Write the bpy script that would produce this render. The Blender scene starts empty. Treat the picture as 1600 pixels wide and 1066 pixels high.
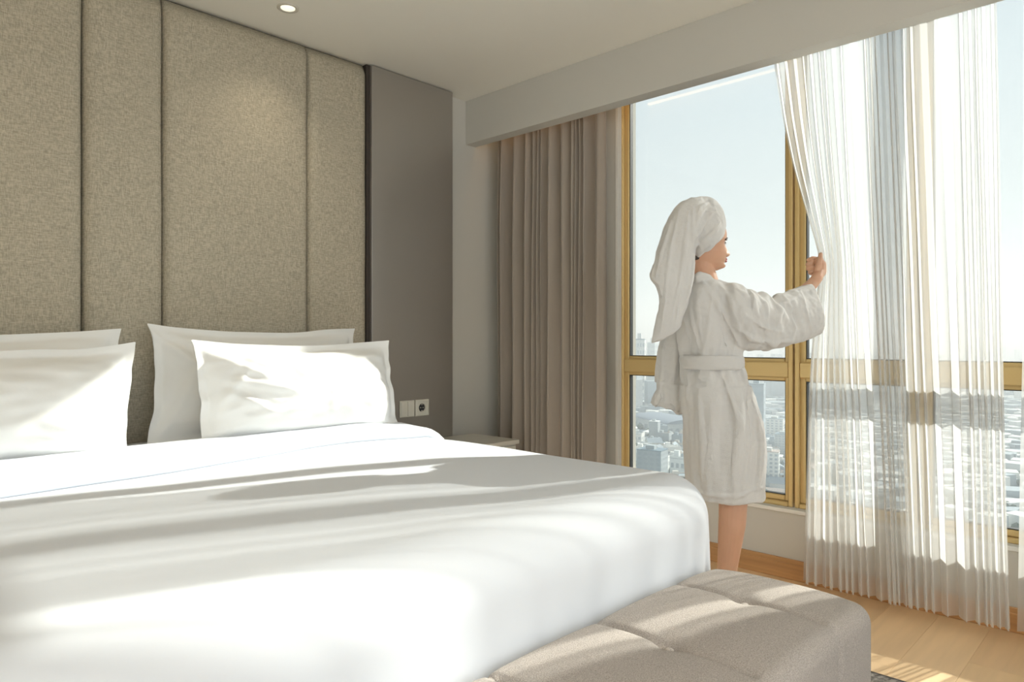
import bpy, bmesh, math, random
from mathutils import Vector, Matrix, noise
from mathutils.bvhtree import BVHTree
random.seed(7)
S = bpy.context.scene
COL = S.collection

# ------------------------------------------------------------------ camera, sky, sun, exposure
CAM_H = 1.17
FPX = 1094.0
FWD = Vector((0.723, 0.691, 0.0)); RGT = Vector((0.691, -0.723, 0.0))
cam_data = bpy.data.cameras.new('camera'); cam = bpy.data.objects.new('camera', cam_data); COL.objects.link(cam)
cam.location = (0, 0, CAM_H); cam.rotation_euler = (math.radians(90), 0, math.radians(-46.3))
cam_data.sensor_width = 36.0; cam_data.lens = FPX / 1600 * 36.0
cam_data.clip_end = 20000; cam_data.clip_start = 0.05
S.camera = cam

w = bpy.data.worlds.new('hazy_sky'); S.world = w; w.use_nodes = True
nt = w.node_tree; nt.nodes.clear()
wo = nt.nodes.new('ShaderNodeOutputWorld'); bg = nt.nodes.new('ShaderNodeBackground')
tc = nt.nodes.new('ShaderNodeTexCoord'); sx = nt.nodes.new('ShaderNodeSeparateXYZ'); cr = nt.nodes.new('ShaderNodeValToRGB')
nt.links.new(tc.outputs['Generated'], sx.inputs[0]); nt.links.new(sx.outputs['Z'], cr.inputs[0])
e = cr.color_ramp.elements
e[0].position = 0.0; e[0].color = (0.69, 0.75, 0.765, 1)
e[1].position = 1.0; e[1].color = (0.52, 0.62, 0.70, 1)
m_ = e.new(0.10); m_.color = (0.66, 0.72, 0.73, 1)
m_ = e.new(0.35); m_.color = (0.67, 0.745, 0.785, 1)
nt.links.new(cr.outputs[0], bg.inputs[0]); bg.inputs[1].default_value = 1.05
nt.links.new(bg.outputs[0], wo.inputs[0])

SUN_EL = math.radians(29.5); SUN_AZ = math.atan(0.285)
sd = bpy.data.lights.new('sun', 'SUN'); sd.energy = 9.3; sd.angle = math.radians(0.8); sd.color = (1.0, 0.95, 0.86)
sun = bpy.data.objects.new('sun', sd); COL.objects.link(sun)
travel = Vector((-math.cos(SUN_AZ) * math.cos(SUN_EL), math.sin(SUN_AZ) * math.cos(SUN_EL), -math.sin(SUN_EL)))
sun.rotation_euler = travel.to_track_quat('-Z', 'Y').to_euler(); sun.location = (8, -1, 6)

def area(name, loc, rot, sx_, sy_, power, col):
    d = bpy.data.lights.new(name, 'AREA'); d.shape = 'RECTANGLE'; d.size = sx_; d.size_y = sy_; d.energy = power; d.color = col
    o = bpy.data.objects.new(name, d); COL.objects.link(o); o.location = loc; o.rotation_euler = rot
    return o
# added fill light behind the camera, sized to the invented rear window opening
area('rear_fill_light', (0.6, -2.32, 1.45), (math.radians(90), 0, 0), 3.4, 2.2, 46, (0.86, 0.94, 1.0))
S.view_settings.view_transform = 'Standard'; S.view_settings.look = 'None'
S.view_settings.gamma = 1; S.view_settings.use_curve_mapping = False; S.view_settings.exposure = 0.0
c = S.cycles
c.use_denoising = True
c.max_bounces = 10; c.diffuse_bounces = 5; c.glossy_bounces = 3; c.transmission_bounces = 6
c.transparent_max_bounces = 24; c.volume_bounces = 0
c.sample_clamp_indirect = 6.0
c.caustics_reflective = False; c.caustics_refractive = False

# ------------------------------------------------------------------ helpers
def P(px, py, d):
    """photo pixel (1600x1066) and depth along the view axis -> world point"""
    return FWD * d + RGT * ((px - 800) / FPX * d) + Vector((0, 0, CAM_H - (py - 533) / FPX * d))
def PX(px, py, X):
    r = FWD.x + RGT.x * (px - 800) / FPX
    return P(px, py, X / r)

def mat(name, base, rough=0.6, metal=0.0, bump=None, colvar=None, spec=0.5, sheen=0.0, aniso=None):
    m = bpy.data.materials.new(name); m.use_nodes = True
    n = m.node_tree; b = n.nodes['Principled BSDF']
    b.inputs['Base Color'].default_value = (*base, 1); b.inputs['Roughness'].default_value = rough
    b.inputs['Metallic'].default_value = metal; b.inputs['Specular IOR Level'].default_value = spec
    if sheen: b.inputs['Sheen Weight'].default_value = sheen
    t = n.nodes.new('ShaderNodeTexCoord')
    if colvar:   # (scale vector, amount, detail)
        sc, amt, det = colvar
        mp = n.nodes.new('ShaderNodeMapping'); mp.inputs['Scale'].default_value = sc
        nz = n.nodes.new('ShaderNodeTexNoise'); nz.inputs['Scale'].default_value = 1; nz.inputs['Detail'].default_value = det
        r = n.nodes.new('ShaderNodeMapRange'); r.inputs['To Min'].default_value = 1 - amt; r.inputs['To Max'].default_value = 1 + amt
        r.inputs['From Min'].default_value = 0.25; r.inputs['From Max'].default_value = 0.75
        hs = n.nodes.new('ShaderNodeHueSaturation'); hs.inputs['Color'].default_value = (*base, 1)
        n.links.new(t.outputs['Object'], mp.inputs[0]); n.links.new(mp.outputs[0], nz.inputs[0])
        n.links.new(nz.outputs[0], r.inputs[0]); n.links.new(r.outputs[0], hs.inputs['Value']); n.links.new(hs.outputs[0], b.inputs['Base Color'])
    if bump:     # (scale vector, strength, distance)
        sc, st, di = bump
        mp = n.nodes.new('ShaderNodeMapping'); mp.inputs['Scale'].default_value = sc
        nz = n.nodes.new('ShaderNodeTexNoise'); nz.inputs['Scale'].default_value = 1; nz.inputs['Detail'].default_value = 3
        bp = n.nodes.new('ShaderNodeBump'); bp.inputs['Strength'].default_value = st; bp.inputs['Distance'].default_value = di
        n.links.new(t.outputs['Object'], mp.inputs[0]); n.links.new(mp.outputs[0], nz.inputs[0])
        n.links.new(nz.outputs[0], bp.inputs['Height']); n.links.new(bp.outputs[0], b.inputs['Normal'])
    return m

def linen(name, dark, light, warp=(900, 900, 160), weft=(160, 160, 900), bumpd=0.002):
    m = bpy.data.materials.new(name); m.use_nodes = True
    n = m.node_tree; b = n.nodes['Principled BSDF']; b.inputs['Roughness'].default_value = 0.9; b.inputs['Specular IOR Level'].default_value = 0.2
    t = n.nodes.new('ShaderNodeTexCoord'); outs = []
    for sc in (warp, weft):
        mp = n.nodes.new('ShaderNodeMapping'); mp.inputs['Scale'].default_value = sc
        nz = n.nodes.new('ShaderNodeTexNoise'); nz.inputs['Scale'].default_value = 0.55; nz.inputs['Detail'].default_value = 2
        n.links.new(t.outputs['Object'], mp.inputs[0]); n.links.new(mp.outputs[0], nz.inputs[0]); outs.append(nz)
    ad = n.nodes.new('ShaderNodeMath'); ad.operation = 'ADD'
    n.links.new(outs[0].outputs[0], ad.inputs[0]); n.links.new(outs[1].outputs[0], ad.inputs[1])
    r = n.nodes.new('ShaderNodeMapRange'); r.inputs['From Min'].default_value = 0.72; r.inputs['From Max'].default_value = 1.28
    n.links.new(ad.outputs[0], r.inputs[0])
    mx = n.nodes.new('ShaderNodeMix'); mx.data_type = 'RGBA'
    mx.inputs[6].default_value = (*dark, 1); mx.inputs[7].default_value = (*light, 1)
    n.links.new(r.outputs[0], mx.inputs[0]); n.links.new(mx.outputs[2], b.inputs['Base Color'])
    bp = n.nodes.new('ShaderNodeBump'); bp.inputs['Strength'].default_value = 0.5; bp.inputs['Distance'].default_value = bumpd
    n.links.new(r.outputs[0], bp.inputs['Height']); n.links.new(bp.outputs[0], b.inputs['Normal'])
    return m

def tag(o, label=None, cat=None, group=None, kind=None):
    if label: o['label'] = label
    if cat: o['category'] = cat
    if group: o['group'] = group
    if kind: o['kind'] = kind
    return o
def empty(name, loc, label=None, cat=None, group=None, kind=None):
    o = bpy.data.objects.new(name, None); COL.objects.link(o); o.location = loc; o.empty_display_size = 0.1
    return tag(o, label, cat, group, kind)
def wloc(o):
    v = Vector((0, 0, 0))
    while o is not None: v += Vector(o.location); o = o.parent
    return v
def obj(name, me, m, parent=None, smooth=True, origin=None):
    """me: mesh or bmesh in WORLD coordinates; linked as one object (child of parent when given)"""
    if isinstance(me, bmesh.types.BMesh):
        q = bpy.data.meshes.new(name); me.normal_update(); me.to_mesh(q); me.free(); me = q
    base = Vector(origin) if origin is not None else (wloc(parent) if parent is not None else Vector((0, 0, 0)))
    me.transform(Matrix.Translation(-base))
    o = bpy.data.objects.new(name, me); COL.objects.link(o)
    if parent is not None:
        o.parent = parent; o.location = base - wloc(parent)
    else: o.location = base
    me.materials.clear()
    for q in (m if isinstance(m, (list, tuple)) else [m]): me.materials.append(q)
    if smooth: me.polygons.foreach_set('use_smooth', [True] * len(me.polygons))
    return o
def bx(bm, lo, hi, bev=0.0, seg=2):
    r = bmesh.ops.create_cube(bm, size=1.0)
    vs = r['verts']; lo = Vector(lo); hi = Vector(hi); ce = (lo + hi) / 2; sz = hi - lo
    for v in vs: v.co = Vector((v.co.x * sz.x, v.co.y * sz.y, v.co.z * sz.z)) + ce
    if bev > 0:
        es = list({e for v in vs for e in v.link_edges})
        bmesh.ops.bevel(bm, geom=es, offset=bev, segments=seg, affect='EDGES', profile=0.5)
    return bm
def box(name, lo, hi, m, parent=None, bev=0.0, seg=2, origin=None):
    return obj(name, bx(bmesh.new(), lo, hi, bev, seg), m, parent, smooth=False, origin=origin)
def cyl(bm, p0, p1, r0, r1=None, n=20):
    r1 = r0 if r1 is None else r1
    p0 = Vector(p0); p1 = Vector(p1); ax = (p1 - p0); L = ax.length
    q = ax.to_track_quat('Z', 'Y').to_matrix().to_4x4()
    bmesh.ops.create_cone(bm, cap_ends=True, segments=n, radius1=r0, radius2=r1, depth=L, matrix=Matrix.Translation((p0 + p1) / 2) @ q)
    return bm
def rings(bm, rs, cap=True, closed=False):
    vs = [[bm.verts.new(p) for p in r] for r in rs]
    n = len(vs[0])
    for a, b in zip(vs[:-1], vs[1:]):
        for i in range(n):
            bm.faces.new((a[i], a[(i + 1) % n], b[(i + 1) % n], b[i]))
    if cap:
        bm.faces.new(vs[0][::-1]); bm.faces.new(vs[-1])
    return bm
def grid(bm, pts):
    vs = [[bm.verts.new(p) for p in r] for r in pts]
    for a, b in zip(vs[:-1], vs[1:]):
        for i in range(len(a) - 1): bm.faces.new((a[i], a[i + 1], b[i + 1], b[i]))
    return bm
def lerp(a, b, t): return a + (b - a) * t
def interp(tab, x):
    if x <= tab[0][0]: return tab[0][1]
    for (x0, y0), (x1, y1) in zip(tab[:-1], tab[1:]):
        if x <= x1: return lerp(y0, y1, (x - x0) / (x1 - x0))
    return tab[-1][1]
def sstep(a, b, x):
    t = min(1, max(0, (x - a) / (b - a))); return t * t * (3 - 2 * t)

# ------------------------------------------------------------------ materials
M_ceil = mat('ceiling_paint', (0.84, 0.82, 0.75), 0.9)
M_wall = mat('wall_paint', (0.60, 0.588, 0.545), 0.85, bump=((60, 60, 60), 0.1, 0.001))
M_rev = mat('reveal_paint', (0.80, 0.79, 0.75), 0.7)
M_lin = linen('oatmeal_linen', (0.345, 0.31, 0.24), (0.57, 0.52, 0.41), (480, 480, 95), (95, 95, 560))
M_bench = linen('bench_linen', (0.33, 0.292, 0.262), (0.56, 0.508, 0.468), (700, 700, 700), (500, 900, 900), 0.0015)
M_lacq = mat('taupe_lacquer', (0.33, 0.305, 0.27), 0.42, 0.5, spec=1.0)
M_lacq.node_tree.nodes['Principled BSDF'].inputs['Coat Weight'].default_value = 1.0
M_lacq.node_tree.nodes['Principled BSDF'].inputs['Coat Roughness'].default_value = 0.38
M_lacq.node_tree.nodes['Principled BSDF'].inputs['Coat IOR'].default_value = 1.8
M_dark = mat('dark_reveal', (0.045, 0.035, 0.028), 0.7)
M_gold = mat('gold_aluminium', (0.70, 0.52, 0.24), 0.45, 0.35, bump=((3, 3, 200), 0.05, 0.001))
M_gask = mat('black_gasket', (0.02, 0.022, 0.025), 0.6)
M_duvet = mat('white_cotton', (0.73, 0.76, 0.81), 0.75, sheen=0.1, bump=((1500, 1500, 1500), 0.05, 0.0005))
M_pill = mat('white_pillowcase', (0.84, 0.84, 0.82), 0.7, bump=((35, 35, 35), 0.12, 0.006))
M_terry = mat('white_terry', (0.72, 0.71, 0.695), 0.95, sheen=0.4, bump=((420, 420, 420), 0.75, 0.004))
M_skin = mat('skin', (0.62, 0.36, 0.24), 0.5, colvar=((12, 12, 12), 0.06, 3))
M_skin.node_tree.nodes['Principled BSDF'].inputs['Subsurface Weight'].default_value = 0.15
M_skin.node_tree.nodes['Principled BSDF'].inputs['Subsurface Radius'].default_value = (0.012, 0.005, 0.003)
M_hair = mat('dark_hair', (0.03, 0.02, 0.015), 0.5, bump=((300, 300, 30), 0.4, 0.002))
M_lips = mat('lips', (0.50, 0.13, 0.12), 0.4)
M_curt = mat('taupe_curtain', (0.36, 0.315, 0.27), 0.9, bump=((500, 500, 200), 0.3, 0.001), sheen=0.2)
M_wood = []
for i, (cc) in enumerate([(0.80, 0.56, 0.32), (0.77, 0.54, 0.30), (0.82, 0.58, 0.335), (0.73, 0.50, 0.28)]):
    M_wood.append(mat('oak_plank_%d' % i, cc, 0.42, colvar=((1.2, 14, 14), 0.13, 5), bump=((3, 60, 60), 0.08, 0.001)))
M_base = mat('oak_skirting', (0.50, 0.28, 0.12), 0.45, colvar=((20, 2, 40), 0.2, 4))
M_swi = mat('ivory_plastic', (0.72, 0.69, 0.60), 0.35)
M_sock = mat('socket_black', (0.03, 0.03, 0.03), 0.5)
M_night = mat('pale_laminate', (0.62, 0.61, 0.56), 0.4)
M_rug = mat('dark_patterned_rug', (0.22, 0.20, 0.18), 0.95, colvar=((70, 70, 70), 0.9, 4), bump=((300, 300, 300), 0.8, 0.004))
M_lamp = bpy.data.materials.new('lamp_glow'); M_lamp.use_nodes = True
b_ = M_lamp.node_tree.nodes['Principled BSDF']; b_.inputs['Emission Color'].default_value = (1, 0.93, 0.72, 1); b_.inputs['Emission Strength'].default_value = 1.0
b_.inputs['Base Color'].default_value = (0.8, 0.8, 0.7, 1)
M_trim = mat('lamp_trim', (0.62, 0.59, 0.52), 0.5)

def sheer_mat():
    m = bpy.data.materials.new('white_voile'); m.use_nodes = True; n = m.node_tree; n.nodes.clear()
    o = n.nodes.new('ShaderNodeOutputMaterial'); tr = n.nodes.new('ShaderNodeBsdfTransparent'); tl = n.nodes.new('ShaderNodeBsdfTranslucent')
    df = n.nodes.new('ShaderNodeBsdfDiffuse'); a = n.nodes.new('ShaderNodeMixShader'); b = n.nodes.new('ShaderNodeMixShader')
    lw = n.nodes.new('ShaderNodeLayerWeight'); lw.inputs[0].default_value = 0.42
    mr = n.nodes.new('ShaderNodeMapRange'); mr.inputs['To Min'].default_value = 0.49; mr.inputs['To Max'].default_value = 1.0
    tl.inputs[0].default_value = (0.90, 0.90, 0.89, 1); df.inputs[0].default_value = (0.84, 0.84, 0.82, 1)
    a.inputs[0].default_value = 0.25
    n.links.new(tl.outputs[0], a.inputs[1]); n.links.new(df.outputs[0], a.inputs[2])
    n.links.new(lw.outputs['Facing'], mr.inputs[0]); n.links.new(mr.outputs[0], b.inputs[0])
    n.links.new(tr.outputs[0], b.inputs[1]); n.links.new(a.outputs[0], b.inputs[2]); n.links.new(b.outputs[0], o.inputs[0])
    return m
M_sheer = sheer_mat()
def glass_mat():
    m = bpy.data.materials.new('window_glass'); m.use_nodes = True; n = m.node_tree; n.nodes.clear()
    o = n.nodes.new('ShaderNodeOutputMaterial'); tr = n.nodes.new('ShaderNodeBsdfTransparent'); gl = n.nodes.new('ShaderNodeBsdfGlossy')
    gl.inputs['Roughness'].default_value = 0.02; tr.inputs[0].default_value = (0.95, 0.98, 0.98, 1)
    f = n.nodes.new('ShaderNodeFresnel'); f.inputs[0].default_value = 1.35; a = n.nodes.new('ShaderNodeMixShader')
    n.links.new(f.outputs[0], a.inputs[0]); n.links.new(tr.outputs[0], a.inputs[1]); n.links.new(gl.outputs[0], a.inputs[2]); n.links.new(a.outputs[0], o.inputs[0])
    return m
M_glass = glass_mat()

# ------------------------------------------------------------------ room shell
WX = 3.44      # window wall inner face
HY = 3.41      # headboard wall inner face
CZ = 2.75      # ceiling
X0, Y0 = -2.0, -2.4
box('ceiling', (X0 - .1, Y0 - .1, CZ), (WX + .25, HY + .1, CZ + .12), M_ceil)['kind'] = 'structure'
fl = empty('floor', (0, 0, 0), kind='structure')
box('subfloor', (X0 - .1, Y0 - .1, -0.14), (WX + .25, HY + .1, -0.016), M_dark, fl)
PW, PL = 0.185, 1.22
cnt = 0; plank_meshes = {}
y = Y0
row = 0
while y < HY:
    x = X0 - random.uniform(0, PL)
    if row == 14: x = X0 - 0.35
    while x < WX:
        xa, xb = max(x, X0), min(x + PL, WX); yb = min(y + PW, HY)
        if xb - xa > 0.03:
            key = (round(xb - xa, 3), round(yb - y, 3))
            mi = random.randrange(4)
            bm = bx(bmesh.new(), (xa + .0003, y + .0003, -0.016), (xb - .0003, yb - .0003, 0.0 + random.uniform(-.0002, .0002)), 0.0005, 1)
            obj('plank', bm, M_wood[mi], fl, smooth=False, origin=((xa + xb) / 2, y, 0)); cnt += 1
        x += PL
    y += PW; row += 1

box('wall_headboard', (X0 - .1, HY, 0), (WX + .25, HY + .12, CZ), M_wall)['kind'] = 'structure'
box('wall_left', (X0 - .12, Y0 - .1, 0), (X0, HY, CZ), M_wall)['kind'] = 'structure'
bm = bmesh.new()     # rear wall with an invented window opening, added to let light in
bx(bm, (X0, Y0 - .12, 0), (WX, Y0, 0.35)); bx(bm, (X0, Y0 - .12, 2.55), (WX, Y0, CZ))
bx(bm, (X0, Y0 - .12, .35), (-1.1, Y0, 2.55)); bx(bm, (2.3, Y0 - .12, .35), (WX, Y0, 2.55))
obj('wall_rear', bm, M_wall, smooth=False)['kind'] = 'structure'

# window wall: parapet, piers
SILL = 0.335; WTOP = 2.70
G0 = WX + 0.045    # inner face of the frames
bays1 = [(1.395, 2.425), (0.845, 1.385), (0.25, 0.835)]
bays2 = [(-1.45, -0.65), (-2.25, -1.46)]
wl = empty('wall_window', (WX, 0, 0), kind='structure')
box('parapet', (WX, Y0, 0), (WX + .20, HY, SILL), M_wall, wl)
box('pier', (WX, 2.425, SILL), (WX + .20, HY, CZ), M_wall, wl)
box('pier', (WX, -0.65, SILL), (WX + .20, 0.25, CZ), M_wall, wl)
box('pier', (WX, Y0, SILL), (WX + .20, -2.25, CZ), M_wall, wl)
box('lintel', (WX, -2.25, WTOP), (WX + .20, 2.425, CZ), M_wall, wl)
box('trim_1', (WX - .004, 2.415, SILL), (WX + .046, 2.432, WTOP), M_rev)['kind'] = 'structure'
box('trim_2', (WX - .012, 0.25, SILL - .012), (WX + .06, 2.432, SILL + .008), M_rev, bev=.003)['kind'] = 'structure'
box('trim_3', (WX - .012, -2.25, SILL - .012), (WX + .06, -0.65, SILL + .008), M_rev, bev=.003)['kind'] = 'structure'

def frame_rect(bm, y0, y1, z0, z1, w, xa, xb, bev=.004):
    bx(bm, (xa, y0, z0), (xb, y0 + w, z1), bev, 1); bx(bm, (xa, y1 - w, z0), (xb, y1, z1), bev, 1)
    bx(bm, (xa, y0 + w, z0), (xb, y1 - w, z0 + w), bev, 1); bx(bm, (xa, y0 + w, z1 - w), (xb, y1 - w, z1), bev, 1)
def window(idx, bays):
    win = empty('window_%d' % idx, (WX, bays[0][0], SILL), kind='structure')
    TR0, TR1 = 0.985, 1.065
    for (ya, yb) in bays:
        bm = bmesh.new()
        frame_rect(bm, ya, yb, SILL + .008, WTOP, 0.022, G0 - .012, G0 + .075)
        bx(bm, (G0 - .006, ya + .02, TR0), (G0 + .075, yb - .02, TR1), .006, 1)
        fr = obj('window_frame', bm, M_gold, win, smooth=False)
        for (z0, z1) in ((SILL + .03, TR0 + .012), (TR1 - .012, WTOP - .02)):
            bm = bmesh.new(); frame_rect(bm, ya + .018, yb - .018, z0, z1, 0.028, G0 + .012, G0 + .06)
            sa = obj('sash', bm, M_gold, win, smooth=False)
            bm = bmesh.new(); frame_rect(bm, ya + .044, yb - .044, z0 + .026, z1 - .026, 0.006, G0 + .022, G0 + .05, 0)
            obj('gasket', bm, M_gask, sa, smooth=False)
            bm = bmesh.new(); bx(bm, (G0 + .032, ya + .046, z0 + .028), (G0 + .038, yb - .046, z1 - .028))
            obj('pane', bm, M_glass, sa, smooth=False)
    return win
window(1, bays1); window(2, bays2)
# baseboards (stepped oak skirting)
def skirting(name, segs):
    bm = bmesh.new()
    for lo, hi, ax in segs:
        bx(bm, lo, hi, .003, 1)
    obj(name, bm, M_base, smooth=False)['kind'] = 'structure'
skirting('baseboard_window', [((WX - .014, Y0, 0), (WX, HY, .098), 0), ((WX - .020, Y0, 0), (WX - .012, HY, .078), 0)])
skirting('baseboard_headboard', [((2.98, HY - .014, 0), (WX - .014, HY, .098), 0)])
skirting('baseboard_left', [((X0, Y0, 0), (X0 + .014, HY, .098), 0)])

# pelmet hiding the curtain tracks
PXF = 3.125
pel = box('pelmet', (PXF, Y0, 2.464), (PXF + .09, HY, CZ), M_wall, bev=.002)
tag(pel, 'long pale painted pelmet board along the ceiling above the windows', 'pelmet', kind='thing')
# curtain tracks up in the pelmet pocket
tr = empty('curtain_track', (3.26, 0.5, 2.72), 'white double curtain track hidden in the pelmet pocket', 'track')
box('rail', (3.235, Y0 + .02, 2.715), (3.255, HY - .01, 2.735), M_rev, tr); box('rail', (3.325, Y0 + .02, 2.715), (3.345, HY - .01, 2.735), M_rev, tr)
box('bracket', (3.22, 1.2, 2.735), (3.36, 1.23, 2.75), M_rev, tr); box('bracket', (3.22, 2.9, 2.735), (3.36, 2.93, 2.75), M_rev, tr)

# ------------------------------------------------------------------ upholstered wall panelling
hb = empty('upholstered_headboard', (0.9, HY, 0), 'floor to ceiling oatmeal linen headboard in vertical padded panels behind the bed', 'headboard')
edges = [2.309, 1.941, 1.209, 0.886, 0.154, -0.176, -0.906, -1.236, -1.966]
def soft_panel(xa, xb, y, z0, z1, depth=.045, r=.03, seed=0):
    bm = bmesh.new(); nx = max(10, int((xb - xa) / .035)); nz = 46
    def prof(t, n):   # clustered spacing at the rims
        return 0.5 - 0.5 * math.cos(math.pi * t)
    pts = []
    for j in range(nz + 1):
        rowp = []
        for i in range(nx + 1):
            x = lerp(xa, xb, prof(i / nx, nx)); z = lerp(z0, z1, j / nz)
            ex = min(x - xa, xb - x); ez = min(z - z0, z1 - z); 
            k = 1 - max(0, 1 - ex / r) ** 2.4; kz = 1 - max(0, 1 - ez / r) ** 2.4
            wob = 0.0035 * noise.noise((x * 3 + seed, z * 2.2, 1.3))
            wx = 0.002 * noise.noise((z * 2.5, seed * 3.1 + (0 if x < (xa + xb) / 2 else 5), 0)) * (1 if ex < r else 0)
            rowp.append((x + wx, y - depth * max(0, k) ** .5 * max(0, kz) ** .5 + wob * k, z))
        pts.append(rowp)
    grid(bm, pts)
    for f in bm.faces: f.normal_flip()
    be = [e_ for e_ in bm.edges if e_.is_boundary]
    r_ = bmesh.ops.extrude_edge_only(bm, edges=be)
    for v in [g for g in r_['geom'] if isinstance(g, bmesh.types.BMVert)]: v.co.y = y + .02
    bmesh.ops.recalc_face_normals(bm, faces=bm.faces)
    return bm
for i, (b, a) in enumerate(zip(edges[:-1], edges[1:])):
    obj('panel', soft_panel(a + .002, b - .002, 3.385, 0.02, CZ - .008, seed=i * 7), M_lin, hb)
box('backing_board', (-1.97, 3.39, 0.0), (2.33, HY, CZ - .004), M_dark, hb)
dp = box('wall_panel', (2.334, 3.335, 0), (2.946, HY, CZ - .006), M_lacq, bev=.002)
tag(dp, 'smooth taupe lacquered wall panel right of the linen headboard', 'wall panel', kind='thing')
box('shadow_gap', (2.309, 3.355, 0), (2.334, HY, CZ - .004), M_dark, dp)

# switches
sw = empty('light_switch', (2.575, 3.335, 0.765), 'ivory double rocker light switch beside the socket on the taupe panel', 'switch')
box('face_plate', (2.526, 3.325, 0.717), (2.633, 3.335, 0.815), M_swi, sw, bev=.003)
box('rocker', (2.531, 3.319, 0.721), (2.578, 3.326, 0.811), M_swi, sw, bev=.003)
box('rocker', (2.581, 3.319, 0.721), (2.628, 3.326, 0.811), M_swi, sw, bev=.003)
so = empty('power_socket', (2.69, 3.335, 0.765), 'ivory power socket with round recess right of the light switch', 'socket')
bm = bmesh.new()     # plate with a round hole
cx, cz, hr = 2.692, 0.766, 0.026
o_ = []; i_ = []
N = 40
for k in range(N):
    a = 2 * math.pi * k / N; ca, sa_ = math.cos(a), math.sin(a); s_ = 1 / max(abs(ca), abs(sa_))
    o_.append((ca * s_ * .052, sa_ * s_ * .049)); i_.append((ca * hr, sa_ * hr))
rings(bm, [[(cx + p[0], 3.335, cz + p[1]) for p in o_], [(cx + p[0], 3.324, cz + p[1]) for p in o_],
           [(cx + p[0] * .86, 3.322, cz + p[1] * .86) for p in o_], [(cx + p[0] * .84, 3.325, cz + p[1] * .84) for p in o_],
           [(cx + p[0], 3.325, cz + p[1]) for p in i_], [(cx + p[0] * .95, 3.3345, cz + p[1] * .95) for p in i_]], cap=False)
bmesh.ops.recalc_face_normals(bm, faces=bm.faces)
obj('face_plate', bm, M_swi, so, smooth=False)
obj('recess', cyl(bmesh.new(), (cx, 3.3348, cz), (cx, 3.331, cz), .0235, n=32), M_sock, so, smooth=False)
bm = bmesh.new()
for s_ in (-1, 1): cyl(bm, (cx + s_ * .0095, 3.331, cz), (cx + s_ * .0095, 3.326, cz), .003, n=10)
bx(bm, (cx - .004, 3.326, cz + .016), (cx + .004, 3.331, cz + .022)); bx(bm, (cx - .004, 3.326, cz - .022), (cx + .004, 3.331, cz - .016))
obj('contacts', bm, M_trim, so, smooth=False)

# ceiling downlights; all but the first are added as unseen fill
def downlight(x, y, label, power):
    t = empty('downlight', (x, y, CZ), label, 'ceiling light', 'recessed downlights in the ceiling')
    bm = bmesh.new(); n = 32
    prof = [(.050, -.0005), (.050, -.004), (.037, -.005), (.034, -.001), (.030, -.001)]
    rings(bm, [[(x + r * math.cos(2 * math.pi * k / n), y + r * math.sin(2 * math.pi * k / n), CZ + z) for k in range(n)] for r, z in prof], cap=False)
    bmesh.ops.recalc_face_normals(bm, faces=bm.faces)
    obj('trim_ring', bm, M_trim, t)
    obj('lamp', cyl(bmesh.new(), (x, y, CZ - .0035), (x, y, CZ - .0005), .033, n=32), M_lamp, t)
    d = bpy.data.lights.new('downlight_beam', 'SPOT'); d.energy = power; d.color = (1, .86, .66); d.spot_size = math.radians(110); d.spot_blend = 1; d.shadow_soft_size = .04
    l = bpy.data.objects.new('downlight_beam', d); COL.objects.link(l); l.parent = t; l.location = (0, 0, -.02)
downlight(1.665, 3.06, 'small round glowing downlight in the ceiling above the headboard', 9)
downlight(0.1, 3.06, 'added unseen fill downlight further left above the headboard', 9)
for (x, y, s_) in ((-0.9, 0.4, 'left of the camera'), (1.4, -1.2, 'behind the camera near the windows'), (-0.9, -1.4, 'behind the camera at the left')):
    downlight(x, y, 'added unseen fill downlight ' + s_, 22)

# nightstand
ns = empty('nightstand', (2.72, 3.1, 0), 'pale low nightstand between the bed and the taupe curtain', 'nightstand')
box('body', (2.36, 2.93, 0.06), (3.10, 3.325, .545), M_night, ns, bev=.003)
box('table_top', (2.35, 2.915, .545), (3.115, 3.325, .57), M_night, ns, bev=.002)
for z0, z1 in ((.08, .30), (.31, .535)):
    dr = box('drawer', (2.375, 2.915, z0), (3.085, 2.932, z1), M_night, ns, bev=.002)
    box('handle', (2.66, 2.900, (z0 + z1) / 2 - .005), (2.80, 2.914, (z0 + z1) / 2 + .005), M_gold, dr, bev=.002)
box('plinth', (2.39, 2.97, 0), (3.07, 3.32, .06), M_dark, ns)

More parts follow.
